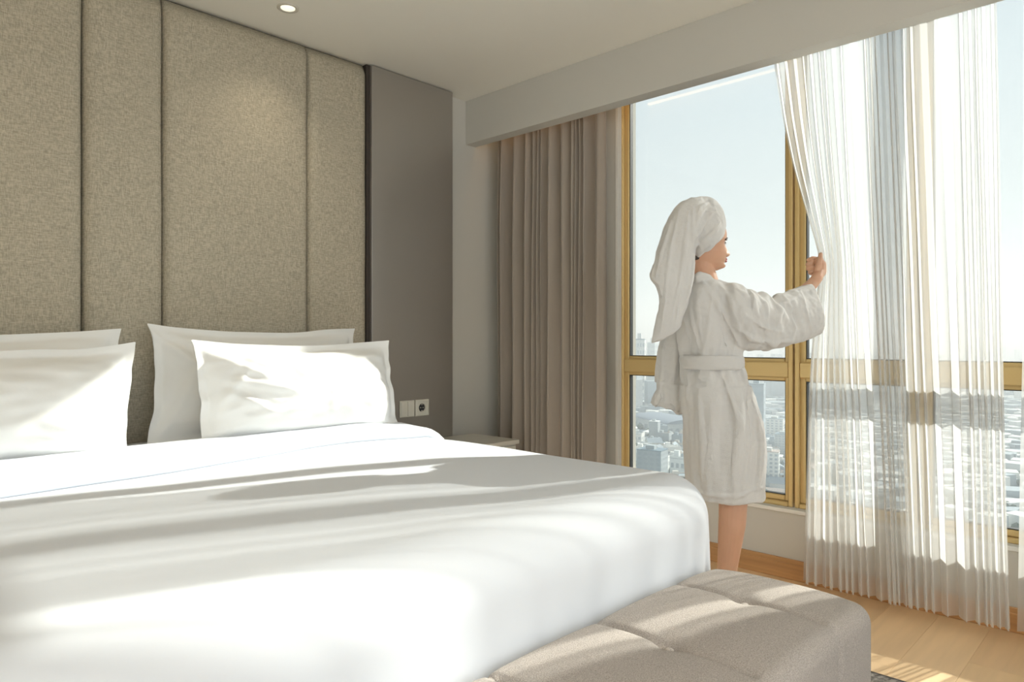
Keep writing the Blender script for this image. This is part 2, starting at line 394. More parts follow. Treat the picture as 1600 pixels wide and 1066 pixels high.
# ------------------------------------------------------------------ curtains
def pleats_by(seed, base, rel):
    random.seed(seed); pos = 0.0; out = []
    while pos < 1:
        out.append((pos, random.uniform(.55, 1.15))); pos += base * interp(rel, pos) * random.uniform(.4, 1.9)
    k = 1 / pos
    return [(p * k, a) for p, a in out] + [(1.0, .8)]
def pleats(seed, n, irregular=.45):
    """list of (position 0..1, half sign) extrema with uneven spacing"""
    random.seed(seed)
    w_ = [(1 + irregular * random.uniform(-1, 1.6)) * math.exp(irregular * 1.1 * math.sin(i * 1.25 + seed)) for i in range(n)]
    tot = sum(w_); acc = 0; out = []
    for i, q in enumerate(w_):
        out.append((acc / tot, random.uniform(.55, 1.15))); acc += q
    out.append((1.0, .8))
    return out
def curtain_mesh(n, seed, topz, botz, edge_l, edge_r, xfun, amp, over, nv=44, per=12, ampz=None, hem=None, nirr=.45, pull=None, rel=None):
    pl = pleats_by(seed, 1.0 / n, rel) if rel else pleats(seed, n, nirr)
    bm = bmesh.new()
    S_ = []
    for k in range(len(pl) - 1):
        for j in range(per):
            S_.append((k, j / per))
    S_.append((len(pl) - 2, 1.0))
    pts = []
    for iv in range(nv + 1):
        tv = iv / nv; z = lerp(topz, botz, tv); rowp = []
        for k, t in S_:
            s0, a0 = pl[k]; s1, a1 = pl[k + 1]
            s = lerp(s0, s1, t); a = lerp(a0, a1, t)
            ph = math.pi * 2 * t
            az = (ampz(tv) if ampz else 1)
            drift = .35 * noise.noise((s * 9 + seed, tv * 1.6, .3))
            off = math.sin(ph + drift) * amp * a * az * (1 + .35 * noise.noise((k * 1.7, tv * 2.2, seed)))
            so_ = math.sin(2 * ph + drift) * over * a * az
            l = edge_l(z); r = edge_r(z)
            if pull: yy0 = lerp(pull(z), r, s) + (l - pull(z)) * max(0, 1 - s / .42) ** 1.7
            else: yy0 = lerp(l, r, s)
            yy = yy0 - so_ * (1 if r < l else -1) + .004 * noise.noise((k * .9, tv * 3, seed + 4))
            zz = z
            if hem and iv == nv: zz += hem * math.sin(ph + 1.0)
            rowp.append((xfun(s, z) + off, yy, zz))
        pts.append(rowp)
    grid(bm, pts)
    return bm

# heavy taupe curtain at the left, with a plain wide return fold at its right edge
cb = curtain_mesh(14, 11, 2.70, 0.02, lambda z: 3.31, lambda z: 2.405, lambda s, z: 3.335 - .035 * s, .044, .0055, per=14,
                  ampz=lambda t: .75 + .35 * min(1, t * 3), nirr=.6)
tc_ = obj('blackout_curtain', cb, M_curt)
tag(tc_, 'heavy taupe pleated curtain gathered left of the window', 'curtain', kind='thing')
md = tc_.modifiers.new('thick', 'SOLIDIFY'); md.thickness = .003

LEFT = [(0.0, 1.268), (.106, 1.266), (.436, 1.254), (.9, 1.242), (1.09, 1.23), (1.27, 1.21), (1.45, 1.183), (1.52, 1.175), (1.574, 1.188), (1.68, 1.222), (1.773, 1.252), (1.99, 1.319), (2.21, 1.366), (2.5, 1.408), (2.72, 1.43)]
def left_edge(z):
    return (interp(LEFT, z) + interp(LEFT, z - .05) + interp(LEFT, z + .05)) / 3
right_edge = lambda z: interp([(0, .475), (1.2, .50), (2.7, .525)], z)
def sheer_x(s, z):
    bulge = math.exp(-((z - 1.52) / .35) ** 2) * math.exp(-s * 7)
    return 3.285 - .04 * bulge + .012 * noise.noise((s * 3, z * .8, 2))
def sheer_amp(t): return .55 + .75 * t
sb = curtain_mesh(27, 5, 2.70, 0.055, left_edge, right_edge, sheer_x, .021, .0065, per=14, nv=54, ampz=sheer_amp, hem=.004, rel=[(0, .75), (.14, .8), (.22, 1.35), (.32, 1.0), (.42, 1.5), (.54, .6), (.66, .6), (.74, 1.5), (.84, 1.1), (.92, 1.4), (.96, .7), (1, .6)], pull=lambda z: interp([(0, 1.262), (2.72, 1.43)], z))
s1 = obj('sheer_curtain', sb, M_sheer)
tag(s1, 'long white sheer curtain held aside by the person at the window', 'curtain', kind='thing')
# weighted hem of the sheer curtain
def hem_band(src, parent, h=.02):
    me = src.data; bm = bmesh.new(); zmin = min(v.co.z for v in me.vertices)
    return None
sb = curtain_mesh(22, 9, 2.70, 0.055, lambda z: interp([(0, .455), (1.3, .438), (2.7, .432)], z), lambda z: -1.9,
                  lambda s, z: 3.27 + .01 * math.sin(z), .028, .010, per=10, nv=24, ampz=sheer_amp, hem=.004)
s2 = obj('sheer_curtain', sb, M_sheer)
tag(s2, 'white sheer curtain panel just entering at the right edge of the photo', 'curtain', kind='thing')

# warm light strip in the pelmet pocket
M_led = bpy.data.materials.new('warm_led'); M_led.use_nodes = True
b_ = M_led.node_tree.nodes['Principled BSDF']; b_.inputs['Emission Color'].default_value = (1, 0.62, 0.28, 1); b_.inputs['Emission Strength'].default_value = 6.0
ls = box('light_strip', (3.250, 1.5, 2.655), (3.264, 3.38, 2.667), M_led); tag(ls, 'warm light strip behind the pelmet above the curtains', 'light strip', kind='thing')
# unseen uplighter added behind the camera to brighten the ceiling
lp = empty('added_uplighter', (-1.3, -1.6, 0), 'added unseen fill uplighter behind the camera at the left', 'lamp')
obj('base', cyl(bmesh.new(), (-1.3, -1.6, 0.0), (-1.3, -1.6, .02), .15, n=32), M_dark, lp)
obj('pole', cyl(bmesh.new(), (-1.3, -1.6, .02), (-1.3, -1.6, 1.72), .012), M_dark, lp)
obj('lamp_shade', rings(bmesh.new(), [[(-1.3 + r * math.cos(k * math.pi / 12), -1.6 + r * math.sin(k * math.pi / 12), z) for k in range(24)] for r, z in ((.03, 1.72), (.16, 1.80), (.15, 1.80), (.02, 1.73))]), M_dark, lp)
area('uplighter_fill', (-1.3, -1.6, 1.82), (math.radians(180), 0, 0), .28, .28, 62, (1.0, 0.97, 0.92)).parent = None

# ------------------------------------------------------------------ bed
bed = empty('bed', (1.05, 2.2, 0), 'wide upholstered bed base with its mattress standing against the linen headboard', 'bed')
box('bed_base', (-.03, 1.27, .10), (2.12, 3.33, .34), M_bench, bed, bev=.02)
box('mattress', (-.03, 1.27, .34), (2.12, 3.33, .62), M_duvet, bed, bev=.06, seg=4)
for x in (.1, 2.0):
    for y in (1.4, 3.2): obj('leg', cyl(bmesh.new(), (x, y, 0), (x, y, .10), .022, .028), M_dark, bed)

BX0, BX1, BY0 = -.10, 2.255, 1.14; RR = .15; ZT = .715
def duvet_pt(p, q):
    """unrolled coordinates -> 3-D point of the draped cover"""
    ix0, ix1, iy0 = BX0 + RR, BX1 - RR, BY0 + RR
    dx = p - ix1 if p > ix1 else (p - ix0 if p < ix0 else 0.0)
    dy = q - iy0 if q < iy0 else 0.0
    bx_ = min(max(p, ix0), ix1); by_ = max(q, iy0)
    d = math.hypot(dx, dy)
    crown = .022 * (1 - ((p - 1.05) / 1.15) ** 4 if abs(p - 1.05) < 1.15 else 0) * 1.0
    soft = .010 * noise.noise((p * .9, q * 1.3, 3)) + .004 * noise.noise((p * 3.0, q * 3.5, 7))
    z = ZT - .03 * sstep(2.75, 3.15, q) + soft + crown * sstep(iy0 - .1, iy0 + .5, q) * (1 - sstep(ix1 - .5, ix1 + .1, p) * .7)
    if d <= 1e-9: return Vector((p, q, z))
    ux, uy = dx / d, dy / d
    if d < RR * math.pi / 2:
        a = d / RR; h = RR * math.sin(a); drop = RR * (1 - math.cos(a))
    else:
        e_ = d - RR * math.pi / 2; h = RR; drop = RR + e_
        ang = math.atan2(uy, ux)
        along = (p if abs(uy) > abs(ux) else q)
        h += (.012 * noise.noise((along * 1.6, 5, drop * .5)) + .006 * noise.noise((along * 5, 1, drop * .8))) * min(1, e_ / .15)
        if ux > .2 and uy < -.2: h += .012 * min(1, e_ / .2)
    drop = min(drop, ZT - .06)
    return Vector((bx_ + ux * h, by_ + uy * h, z - drop))
bm = bmesh.new()
L_ = RR * math.pi / 2 - RR + .50
xs = []; ys = []
NXg, NYg = 150, 150
pts = [[duvet_pt(lerp(BX0 - L_, BX1 + L_, i / NXg), lerp(BY0 - L_, 3.30, j / NYg)) for i in range(NXg + 1)] for j in range(NYg + 1)]
grid(bm, pts)
dv = empty('duvet', (1.05, 2.2, ZT), 'smooth white duvet spread over the bed and hanging down its sides', 'duvet')
du = obj('cover', bm, M_duvet, dv)
sm_ = du.modifiers.new('sub', 'SUBSURF'); sm_.levels = 1; sm_.render_levels = 1
# turned back top fold of the duvet
def fold_front(x): return 2.30 + .135 * x + .012 * math.sin(x * 5)
bm = bmesh.new(); pts = []; NU, NV = 90, 40
for j in range(NV + 1):
    v = j / NV; rowp = []
    for i in range(NU + 1):
        x = lerp(BX0 + .02, BX1 + .19, i / NU)
        y0 = fold_front(min(x, 2.2)); ytot = 3.30 - y0
        s_ = v * (ytot + .06) - .03      # starts slightly under its own rolled lip
        lip = .022
        if s_ < 0: yy = y0 + lip * .0 - s_ * .6; hz = .012 + s_ * .6
        elif s_ < lip * 1.57: a = s_ / lip; yy = y0 + lip * (1 - math.cos(a)); hz = .012 + lip * math.sin(a)
        else: yy = y0 + lip + (s_ - lip * 1.57); hz = .012 + lip + .018 * sstep(0, .35, s_) - .040 * sstep(2.8, 3.05, yy)
        q = duvet_pt(min(x, BX1 + .25), min(yy, 3.30))
        nrm = Vector((1, 0, 0)) * sstep(BX1 - RR, BX1 + .05, x) + Vector((0, 0, 1)) * (1 - sstep(BX1 - RR, BX1 + .08, x)); nrm.normalize()
        wr = .004 * noise.noise((x * 4, yy * 6, 8)) + .004 * math.sin(x * 9 + yy * 4) * sstep(1.7, 2.2, x)
        rowp.append(q + nrm * (hz + (wr + .012 * sstep(1.2, 2.0, x)) * sstep(0, .05, s_)))
    pts.append(rowp)
grid(bm, pts)
tf = obj('turned_back_fold', bm, M_duvet, dv); tf['label'] = 'turned back end of the duvet in front of the pillows'
sm_ = tf.modifiers.new('s', 'SOLIDIFY'); sm_.thickness = .008; sm_.offset = -1

# ------------------------------------------------------------------ pillows
def pillow(xa, xb, z0, zh, yb, th, lean, label, seed, flange=.035, sagc=.065, creases=(), rot=0.0, pin=.030, lbot=0.0, rbot=0.0):
    """standing pillow: xa..xb wide, height zh from z0, back plane near yb, leaning back by lean"""
    W = xb - xa; bm = bmesh.new(); N_, M_ = 64, 40
    cx_ = (xa + xb) / 2
    t = empty('pillow', (cx_, yb, z0), label, 'pillow', 'pillows against the headboard')
    def surf(u, v, side):
        # u,v in -1..1
        cu = abs(u); cv = abs(v)
        # pinched sides between the pointed corners
        x = u * W / 2 * (1 - pin * (1 - v * v)) + (rbot * u * u if u > 0 else lbot * u * u) * (1 - v) / 2; z = v * zh / 2 * (1 - sagc * 2 * (1 - u * u) * (1 if v > 0 else .3))
        fu = min(1, (1 - cu) * W / 2 / flange); fv = min(1, (1 - cv) * zh / 2 / flange)
        bu = max(0, 1 - max(0, (cu * W / 2) / (W / 2 - flange)) ** 3.2); bv = max(0, 1 - max(0, (cv * zh / 2) / (zh / 2 - flange)) ** 2.6)
        body = (bu ** .72) * (bv ** .78)
        y = side * (th / 2 * body + .003)
        # radial gathers near the corners and seams
        k = (1 - min(1, fu * fv))
        g = math.exp(-((1 - cu) * 3.2)) + math.exp(-((1 - cv) * 2.6))
        wr = noise.noise((u * 5 + seed, v * 4, side * 2.0)) * .014 + noise.noise((u * 2.1 + v * 6 + seed, v * 2.2 - u * 5, 4 + side)) * .018
        y += side * wr * body ** .5 * (.35 + g * .8)
        wave = .010 * noise.noise((u * 2.5 + seed * 1.3, v * 3.3, 9)) * (1 - body) * 2.2
        y += wave
        for (cu_, cv_, ang, ln, wd, amp) in creases:
            du_, dv_ = (u - cu_) * W / 2, (v - cv_) * zh / 2
            a_ = du_ * math.cos(ang) + dv_ * math.sin(ang); b2 = -du_ * math.sin(ang) + dv_ * math.cos(ang)
            y += side * amp * math.exp(-(a_ / ln) ** 2) * (math.exp(-(b2 / wd) ** 2) - .5 * math.exp(-((b2 - 1.6 * wd) / wd) ** 2)) * (1 if side < 0 else 0)
        x += .012 * noise.noise((v * 2.2 + seed, 3 + (u > 0), 0)) * cu ** 6
        z += .010 * noise.noise((u * 2.4 + seed, 6 + (v > 0), 0)) * cv ** 6
        return x, y, z
    for side in (-1, 1):
        pts = []
        for j in range(M_ + 1):
            v = math.sin((j / M_ - .5) * math.pi) * .6 + (j / M_ * 2 - 1) * .4
            rowp = []
            for i in range(N_ + 1):
                u = math.sin((i / N_ - .5) * math.pi) * .6 + (i / N_ * 2 - 1) * .4
                x, y, z = surf(u, v, side)
                zz = z + zh / 2
                # slump: fuller low down
                y -= .03 * (1 - zz / zh) * (1 if side < 0 else 0) * max(0, 1 - abs(u) ** 4)
                # lean back
                yy = y * math.cos(lean) + zz * math.sin(lean); z3 = zz * math.cos(lean) - y * math.sin(lean)
                xr = x * math.cos(rot) - yy * math.sin(rot); yr = x * math.sin(rot) + yy * math.cos(rot)
                rowp.append((cx_ + xr, yb + yr, z0 + z3))
            pts.append(rowp)
        grid(bm, pts)
    bmesh.ops.remove_doubles(bm, verts=bm.verts, dist=.0035)
    bmesh.ops.recalc_face_normals(bm, faces=bm.faces)
    o = obj('pillowcase', bm, M_pill, t)
    s_ = o.modifiers.new('sub', 'SUBSURF'); s_.levels = 1; s_.render_levels = 1
    return t
pillow(1.09, 2.13, .73, .52, 3.12, .20, .16, 'white back pillow of the right pair, its top showing above the front one', 3, pin=.065, lbot=-.03, creases=((-.72, .35, -.7, .16, .02, .022), (-.6, -.1, -1.0, .14, .025, .018), (-.8, -.2, 1.2, .16, .02, .012)))
pillow(1.15, 2.12, .735, .45, 2.80, .22, .20, 'white front pillow of the right pair, wrinkled at its left end', 21,
       creases=((-.55, .30, -.55, .13, .018, .022), (-.45, .02, -.25, .14, .018, .022), (-.6, -.3, -.5, .10, .016, .022), (-.35, -.45, .1, .12, .016, .018), (.15, .1, 1.45, .13, .010, .006), (-.75, .1, .9, .12, .016, .012)))
pillow(-.13, .985, .73, .50, 3.12, .20, .16, 'white back pillow of the left pair, its top edge showing', 33)
pillow(-.05, .955, .735, .435, 2.84, .22, .20, 'white front pillow of the left pair at the left edge', 47, rbot=-.055, creases=((-.1, .5, .7, .12, .02, .01),))

# ------------------------------------------------------------------ bench
BZ = .455; bxa, bxb, bya, byb = -.12, 2.15, .625, 1.135
bn = empty('bench', (1.0, .88, 0), 'long taupe fabric bench with buttons standing at the foot of the bed', 'bench')
seams = [1.88 - .4 * k for k in range(5)]
def bench_body():
    bm = bmesh.new(); hx, hy = (bxb - bxa) / 2, (byb - bya) / 2; cx_, cy_ = (bxa + bxb) / 2, (bya + byb) / 2
    r = .055; L = r * math.pi / 2 - r + .33
    NX_, NY_ = 300, 110; pts = []
    for j in range(NY_ + 1):
        rowp = []
        for i in range(NX_ + 1):
            p = lerp(-hx - L, hx + L, i / NX_); q = lerp(-hy - L, hy + L, j / NY_)
            ix, iy = hx - r, hy - r
            dx = p - ix if p > ix else (p + ix if p < -ix else 0); dy = q - iy if q > iy else (q + iy if q < -iy else 0)
            bx_, by_ = min(max(p, -ix), ix), min(max(q, -iy), iy); d = math.hypot(dx, dy)
            X = cx_ + bx_; Y = cy_ + by_
            seam = min(abs(X - s_) for s_ in seams)
            puff = -.012 * math.exp(-(seam / .010) ** 2) - .010 * math.exp(-seam / .06)
            for s_ in seams:
                rr = math.hypot(X - s_, (Y - .89))
                puff -= .020 * math.exp(-(rr / .030) ** 2) + .006 * math.exp(-(rr / .10) ** 2)
            edgez = -.010 * (abs(by_) / iy) ** 3 - .014 * max(0, (abs(bx_) - ix + .25) / .25) ** 2 if abs(bx_) > ix - .25 else -.010 * (abs(by_) / iy) ** 3
            z = BZ + edgez
            if d < 1e-9: rowp.append((X, Y, z + puff)); continue
            ux, uy = dx / d, dy / d
            if d < r * math.pi / 2: a = d / r; h = r * math.sin(a); drop = r * (1 - math.cos(a))
            else: h = r; drop = r + d - r * math.pi / 2
            k = math.sin(min(1, d / (r * 1.57)) * math.pi / 2)
            h += puff * k * .8; z += puff * (1 - k)
            zz = max(z - drop, .115)
            rowp.append((X + ux * h, Y + uy * h, zz))
        pts.append(rowp)
    grid(bm, pts); return bm
obj('upholstery', bench_body(), M_bench, bn)
box('underframe', (bxa + .03, bya + .03, .09), (bxb - .03, byb - .03, .13), M_dark, bn)
for s_ in seams:
    bm = bmesh.new(); bmesh.ops.create_uvsphere(bm, u_segments=16, v_segments=8, radius=.011, matrix=Matrix.Translation((s_, .89, BZ - .030)) @ Matrix.Diagonal((1, 1, .5, 1)))
    obj('button', bm, M_bench, bn)
for x in (bxa + .1, bxb - .1):
    for y in (bya + .07, byb - .07): obj('leg', cyl(bmesh.new(), (x, y, 0), (x, y, .10), .018, .026), M_dark, bn)

# rug
rg = empty('rug', (1.0, -.3, 0), 'dark patterned woven rug on the oak floor beside the bench', 'rug')
box('pile', (-.4, -1.6, .0006), (2.645, .795, .009), M_rug, rg, bev=.003)
box('border', (2.645, -1.6, .0006), (2.655, .795, .008), M_dark, rg); box('border', (-.4, .795, .0006), (2.655, .803, .008), M_dark, rg)
# ------------------------------------------------------------------ person at the window
def Q(px, z, d):
    p = P(px, 533, d); p.z = z; return p
def chain(bm, pts, n=16):
    """tapered limb: one closed round-ended loft per bone, later fused into one skin"""
    if len(pts) == 1: pts = [pts[0], (Vector(pts[0][0]) + Vector((0, 0, .0005)), pts[0][1])]
    for (p0, r0), (p1, r1) in zip(pts[:-1], pts[1:]):
        p0 = Vector(p0); p1 = Vector(p1); ax = p1 - p0
        if ax.length < 1e-6: continue
        q = ax.to_track_quat('Z', 'Y'); ex, ey, ez = q @ Vector((1, 0, 0)), q @ Vector((0, 1, 0)), q @ Vector((0, 0, 1))
        rs = []
        for a in (-80, -55, -28, 0): rs.append((p0 + ez * r0 * math.sin(math.radians(a)), r0 * math.cos(math.radians(a))))
        for a in (0, 28, 55, 80): rs.append((p1 + ez * r1 * math.sin(math.radians(a)), r1 * math.cos(math.radians(a))))
        rings(bm, [[c_ + ex * r * math.cos(2 * math.pi * k / n) + ey * r * math.sin(2 * math.pi * k / n) for k in range(n)] for c_, r in rs])
def seg_ring(x1, y1, x2, y2, d1, d2, hd, n=28, ex=1.0, grow=0.0):
    a = P(x1, y1, d1); b = P(x2, y2, d2); ce = (a + b) / 2; h = (b - a) / 2
    if grow: h = h * (1 + grow / h.length); hd = hd + grow
    r = []
    for k in range(n):
        t = 2 * math.pi * k / n; co, si = math.cos(t), math.sin(t)
        r.append(ce + h * (math.copysign(abs(co) ** ex, co)) + FWD * hd * (math.copysign(abs(si) ** ex, si)))
    return r
def seg_loft(bm, segs, ex=1.0, sub=4, grow=0.0, n=28):
    """segs: (x1,y1,x2,y2,d1,d2,hd) in photo pixels and depths; smooth interpolation between them"""
    def cat(p0, p1, p2, p3, t):
        return tuple(.5 * (2 * b + (c_ - a) * t + (2 * a - 5 * b + 4 * c_ - d) * t * t + (3 * b - a - 3 * c_ + d) * t ** 3) for a, b, c_, d in zip(p0, p1, p2, p3))
    out = []
    for i in range(len(segs) - 1):
        p0 = segs[max(0, i - 1)]; p1 = segs[i]; p2 = segs[i + 1]; p3 = segs[min(len(segs) - 1, i + 2)]
        for k in range(sub): out.append(cat(p0, p1, p2, p3, k / sub))
    out.append(segs[-1])
    rings(bm, [seg_ring(*s_[:6], max(.006, s_[6]), n=n, ex=ex, grow=grow) for s_ in out])
def fused(bm, voxel, smooth_it, fac=.5):
    bmesh.ops.recalc_face_normals(bm, faces=bm.faces)
    me = bpy.data.meshes.new('tmp'); bm.to_mesh(me); bm.free()
    o = bpy.data.objects.new('tmp', me); COL.objects.link(o)
    r = o.modifiers.new('r', 'REMESH'); r.mode = 'VOXEL'; r.voxel_size = voxel; r.adaptivity = 0
    if smooth_it:
        s_ = o.modifiers.new('s', 'SMOOTH'); s_.factor = fac; s_.iterations = smooth_it
    dg = bpy.context.evaluated_depsgraph_get(); dg.update()
    out = bpy.data.meshes.new_from_object(o.evaluated_get(dg)); bpy.data.objects.remove(o); bpy.data.meshes.remove(me)
    return out
CAMP = Vector((0, 0, CAM_H))
def on_surface(tree, px, py):
    d = (P(px, py, 1.0) - CAMP).normalized()
    h = tree.ray_cast(CAMP, d)
    return h[0], d
def ridge(bm, tree, line, r, sink=.35, step=4):
    """a soft cloth fold following the surface of the garment"""
    pts = []
    for (a, b) in zip(line[:-1], line[1:]):
        n = max(2, int(math.hypot(b[0] - a[0], b[1] - a[1]) / step))
        for k in range(n): pts.append((lerp(a[0], b[0], k / n), lerp(a[1], b[1], k / n)))
    pts.append(line[-1]); ch = []
    for i, (x, y) in enumerate(pts):
        h, d = on_surface(tree, x, y)
        if h is None: continue
        t = i / max(1, len(pts) - 1); rr = r * (.35 + .65 * math.sin(math.pi * min(1, max(0, t)) ** .9))
        ch.append((h + d * rr * sink, rr))
    if len(ch) > 1: chain(bm, ch, 10)
def wrinkle(me, amp, sc, seed, stretch=(1, 1, 1)):
    me.update()
    ns_ = [v.normal.copy() for v in me.vertices]
    for v, n in zip(me.vertices, ns_):
        p = Vector((v.co.x * stretch[0], v.co.y * stretch[1], v.co.z * stretch[2])) * sc
        v.co += n * amp * (noise.noise(p + Vector((seed, 0, 0))) + .5 * noise.noise(p * 2.1 + Vector((0, seed, 0))))
    me.update()

pb = P(1130, 533, 2.85); pb.z = 0
person = empty('person', pb, 'person in a white bathrobe and towel turban holding the sheer curtain aside', 'person')
# ---- body: one skin
bd = bmesh.new()
FACE = (RGT * .985 + FWD * .17).normalized(); HRT = Vector((FACE.y, -FACE.x, 0))      # facing, her right
BF = (FWD * math.cos(math.radians(50)) + RGT * math.sin(math.radians(50))).normalized()
# legs and feet
def leg(hip, knee, calf, shin, ankle, toe_dir):
    chain(bd, [(hip, .072), (knee, .054), (calf, .053), (shin, .040), (ankle, .030), (Vector((ankle.x, ankle.y, .035)), .034)], 20)
    heel = Vector((ankle.x, ankle.y, .030)) - toe_dir * .025
    ball = heel + toe_dir * .15; ball.z = .024
    chain(bd, [(heel, .030), (heel + toe_dir * .07 + Vector((0, 0, .012)), .034), (ball, .026)], 16)
    side = Vector((-toe_dir.y, toe_dir.x, 0))
    for k, (off, ln, r) in enumerate([(.022, .045, .012), (.008, .042, .009), (-.005, .038, .0085), (-.017, .034, .008), (-.028, .028, .0075)]):
        b_0 = ball + side * off; b_0.z = .016
        chain(bd, [(b_0, r + .004), (b_0 + toe_dir * ln, r)], 10)
leg(Q(1136, .86, 2.84), Q(1146, .52, 2.80), Q(1144, .44, 2.80), Q(1137, .27, 2.815), Q(1131, .10, 2.83), (RGT * .75 + FWD * .66).normalized())
leg(Q(1120, .86, 2.93), Q(1144, .52, 2.99), Q(1143, .44, 3.0), Q(1138, .27, 3.02), Q(1134, .10, 3.04), BF)
# trunk
chain(bd, [(Q(1128, .87, 2.87), .095), (Q(1114, 1.02, 2.87), .082), (Q(1112, 1.18, 2.87), .095), (Q(1108, 1.31, 2.87), .09), (Q(1102, 1.38, 2.86), .06)], 20)
# neck
chain(bd, [(P(1099, 440, 2.86), .060), (P(1098, 420, 2.86), .047), (P(1098, 395, 2.86), .050)], 20)
# right arm to the curtain, left arm hanging
WR = P(1277, 434, 3.035)
chain(bd, [(P(1150, 468, 2.80), .052), (P(1212, 486, 2.90), .040), (P(1252, 462, 2.98), .033), (P(1270, 443, 3.02), .0245), (WR, .0235)], 20)
LW = P(1046, 600, 2.99)
chain(bd, [(P(1072, 468, 2.98), .050), (P(1056, 535, 3.02), .038), (P(1048, 578, 3.0), .025)], 16)
# ---- right hand gripping the curtain: palm, four curled fingers stacked, thumb upwards
hd0 = 3.055
def H(px, py, dd=0.0): return P(px, py, hd0 + dd)
chain(bd, [(WR, .023), (H(1280, 424, .005), .024), (H(1281, 414, .010), .023), (H(1280, 408, .012), .020)], 16)
chain(bd, [(WR, .021), (H(1284, 425, .03), .020), (H(1284, 413, .035), .019)], 14)
for (yk, sx_, r, dd) in ((405, 0, .0098, .012), (411.5, -1.5, .0100, .008), (418, -1.0, .0095, .004), (424, 1.5, .0084, .0)):
    chain(bd, [(H(1282, yk + 1, .020 + dd), r + .002), (H(1270 + sx_, yk - 1, .004 + dd), r + .0008), (H(1263.5 + sx_, yk + 1.5, .012 + dd), r), (H(1266 + sx_, yk + 4.0, .034 + dd), r * .95), (H(1275 + sx_, yk + 3.5, .042 + dd), r * .85)], 12)
chain(bd, [(H(1277, 423, -.010), .0150), (H(1279, 412, -.016), .0130), (H(1281.5, 404, -.012), .0108), (H(1282.5, 397.5, -.002), .0092)], 12)
# left hand, five fingers hanging relaxed inside the wide sleeve
lh = P(1048, 578, 3.0)
dn = Vector((0, 0, -1)); sd_ = RGT * .5 + FWD * .85
chain(bd, [(lh, .024), (lh + dn * .04, .026), (lh + dn * .075, .024)], 12)
for k in range(4):
    b0 = lh + dn * .08 + sd_ * (-.027 + .018 * k); L2 = (.030, .036, .034, .026)[k]
    chain(bd, [(b0, .009), (b0 + dn * L2 + RGT * .004, .008), (b0 + dn * L2 * 1.8 + RGT * .016, .007)], 10)
chain(bd, [(lh + dn * .02 + sd_ * .02, .013), (lh + dn * .055 + sd_ * .045, .010), (lh + dn * .08 + sd_ * .048, .008)], 10)
# ---- head
HC = P(1102, 418, 2.86)          # chin height, head axis
fT = [(-.012, .050), (.0, .079), (.008, .086), (.020, .079), (.030, .083), (.047, .083), (.060, .082), (.085, .080), (.100, .080), (.112, .086), (.135, .087), (.155, .083), (.18, .068), (.20, .045), (.216, .008)]
bT = [(-.012, .02), (.0, .035), (.03, .062), (.06, .080), (.09, .094), (.13, .102), (.165, .095), (.19, .07), (.205, .045), (.216, .008)]
wT = [(-.012, .022), (.0, .034), (.015, .046), (.035, .056), (.06, .064), (.09, .069), (.13, .072), (.165, .066), (.19, .048), (.205, .030), (.216, .006)]
noseT = [(.038, 0), (.044, .012), (.050, .024), (.056, .027), (.066, .022), (.080, .013), (.095, .007), (.106, 0)]
hr_ = []
NZ, NT = 76, 72
for j in range(NZ + 1):
    z = lerp(-.012, .216, j / NZ); f = interp(fT, z); b = interp(bT, z); ww = interp(wT, z); r = []
    for k in range(NT):
        t = 2 * math.pi * k / NT; co, si = math.cos(t), math.sin(t)
        x = (f * math.copysign(abs(co) ** .85, co)) if co > 0 else b * co
        yv = ww * si
        if co > 0:
            g = lambda s_: math.exp(-(yv / s_) ** 2)
            nw = .0100 + .006 * math.exp(-((z - .053) / .010) ** 2)
            x += interp(noseT, z) * g(nw)
            lipu = math.exp(-((z - .0355) / .0042) ** 2) * .0095; lipl = math.exp(-((z - .0255) / .0045) ** 2) * .009
            x += (lipu + lipl) * g(.017)
            x -= .003 * math.exp(-((z - .0305) / .002) ** 2) * g(.022)
            x -= .004 * math.exp(-((z - .0165) / .005) ** 2) * g(.02)
            x += .004 * math.exp(-((z - .003) / .008) ** 2) * g(.016)
            for s_ in (-1, 1):
                e2 = math.exp(-((yv - s_ * .031) / .014) ** 2)
                x -= .009 * e2 * math.exp(-((z - .098) / .010) ** 2)
                x += .004 * e2 * math.exp(-((z - .098) / .0045) ** 2)
                x += .003 * e2 * math.exp(-((z - .114) / .006) ** 2)
                x += .005 * math.exp(-((yv - s_ * .036) / .016) ** 2) * math.exp(-((z - .062) / .016) ** 2)
        r.append(HC + FACE * x + HRT * yv + Vector((0, 0, z)))
    hr_.append(r)
rings(bd, hr_)
for s_ in (-1, 1):   # ears (under the towel)
    bmesh.ops.create_uvsphere(bd, u_segments=12, v_segments=8, radius=.02, matrix=Matrix.Translation(HC + HRT * s_ * .060 + Vector((0, 0, .095)) - FACE * .01) @ Matrix.Diagonal((.6, .6, 1, 1)))
bme = fused(bd, .0028, 1)
body = obj('body', bme, M_skin, person)
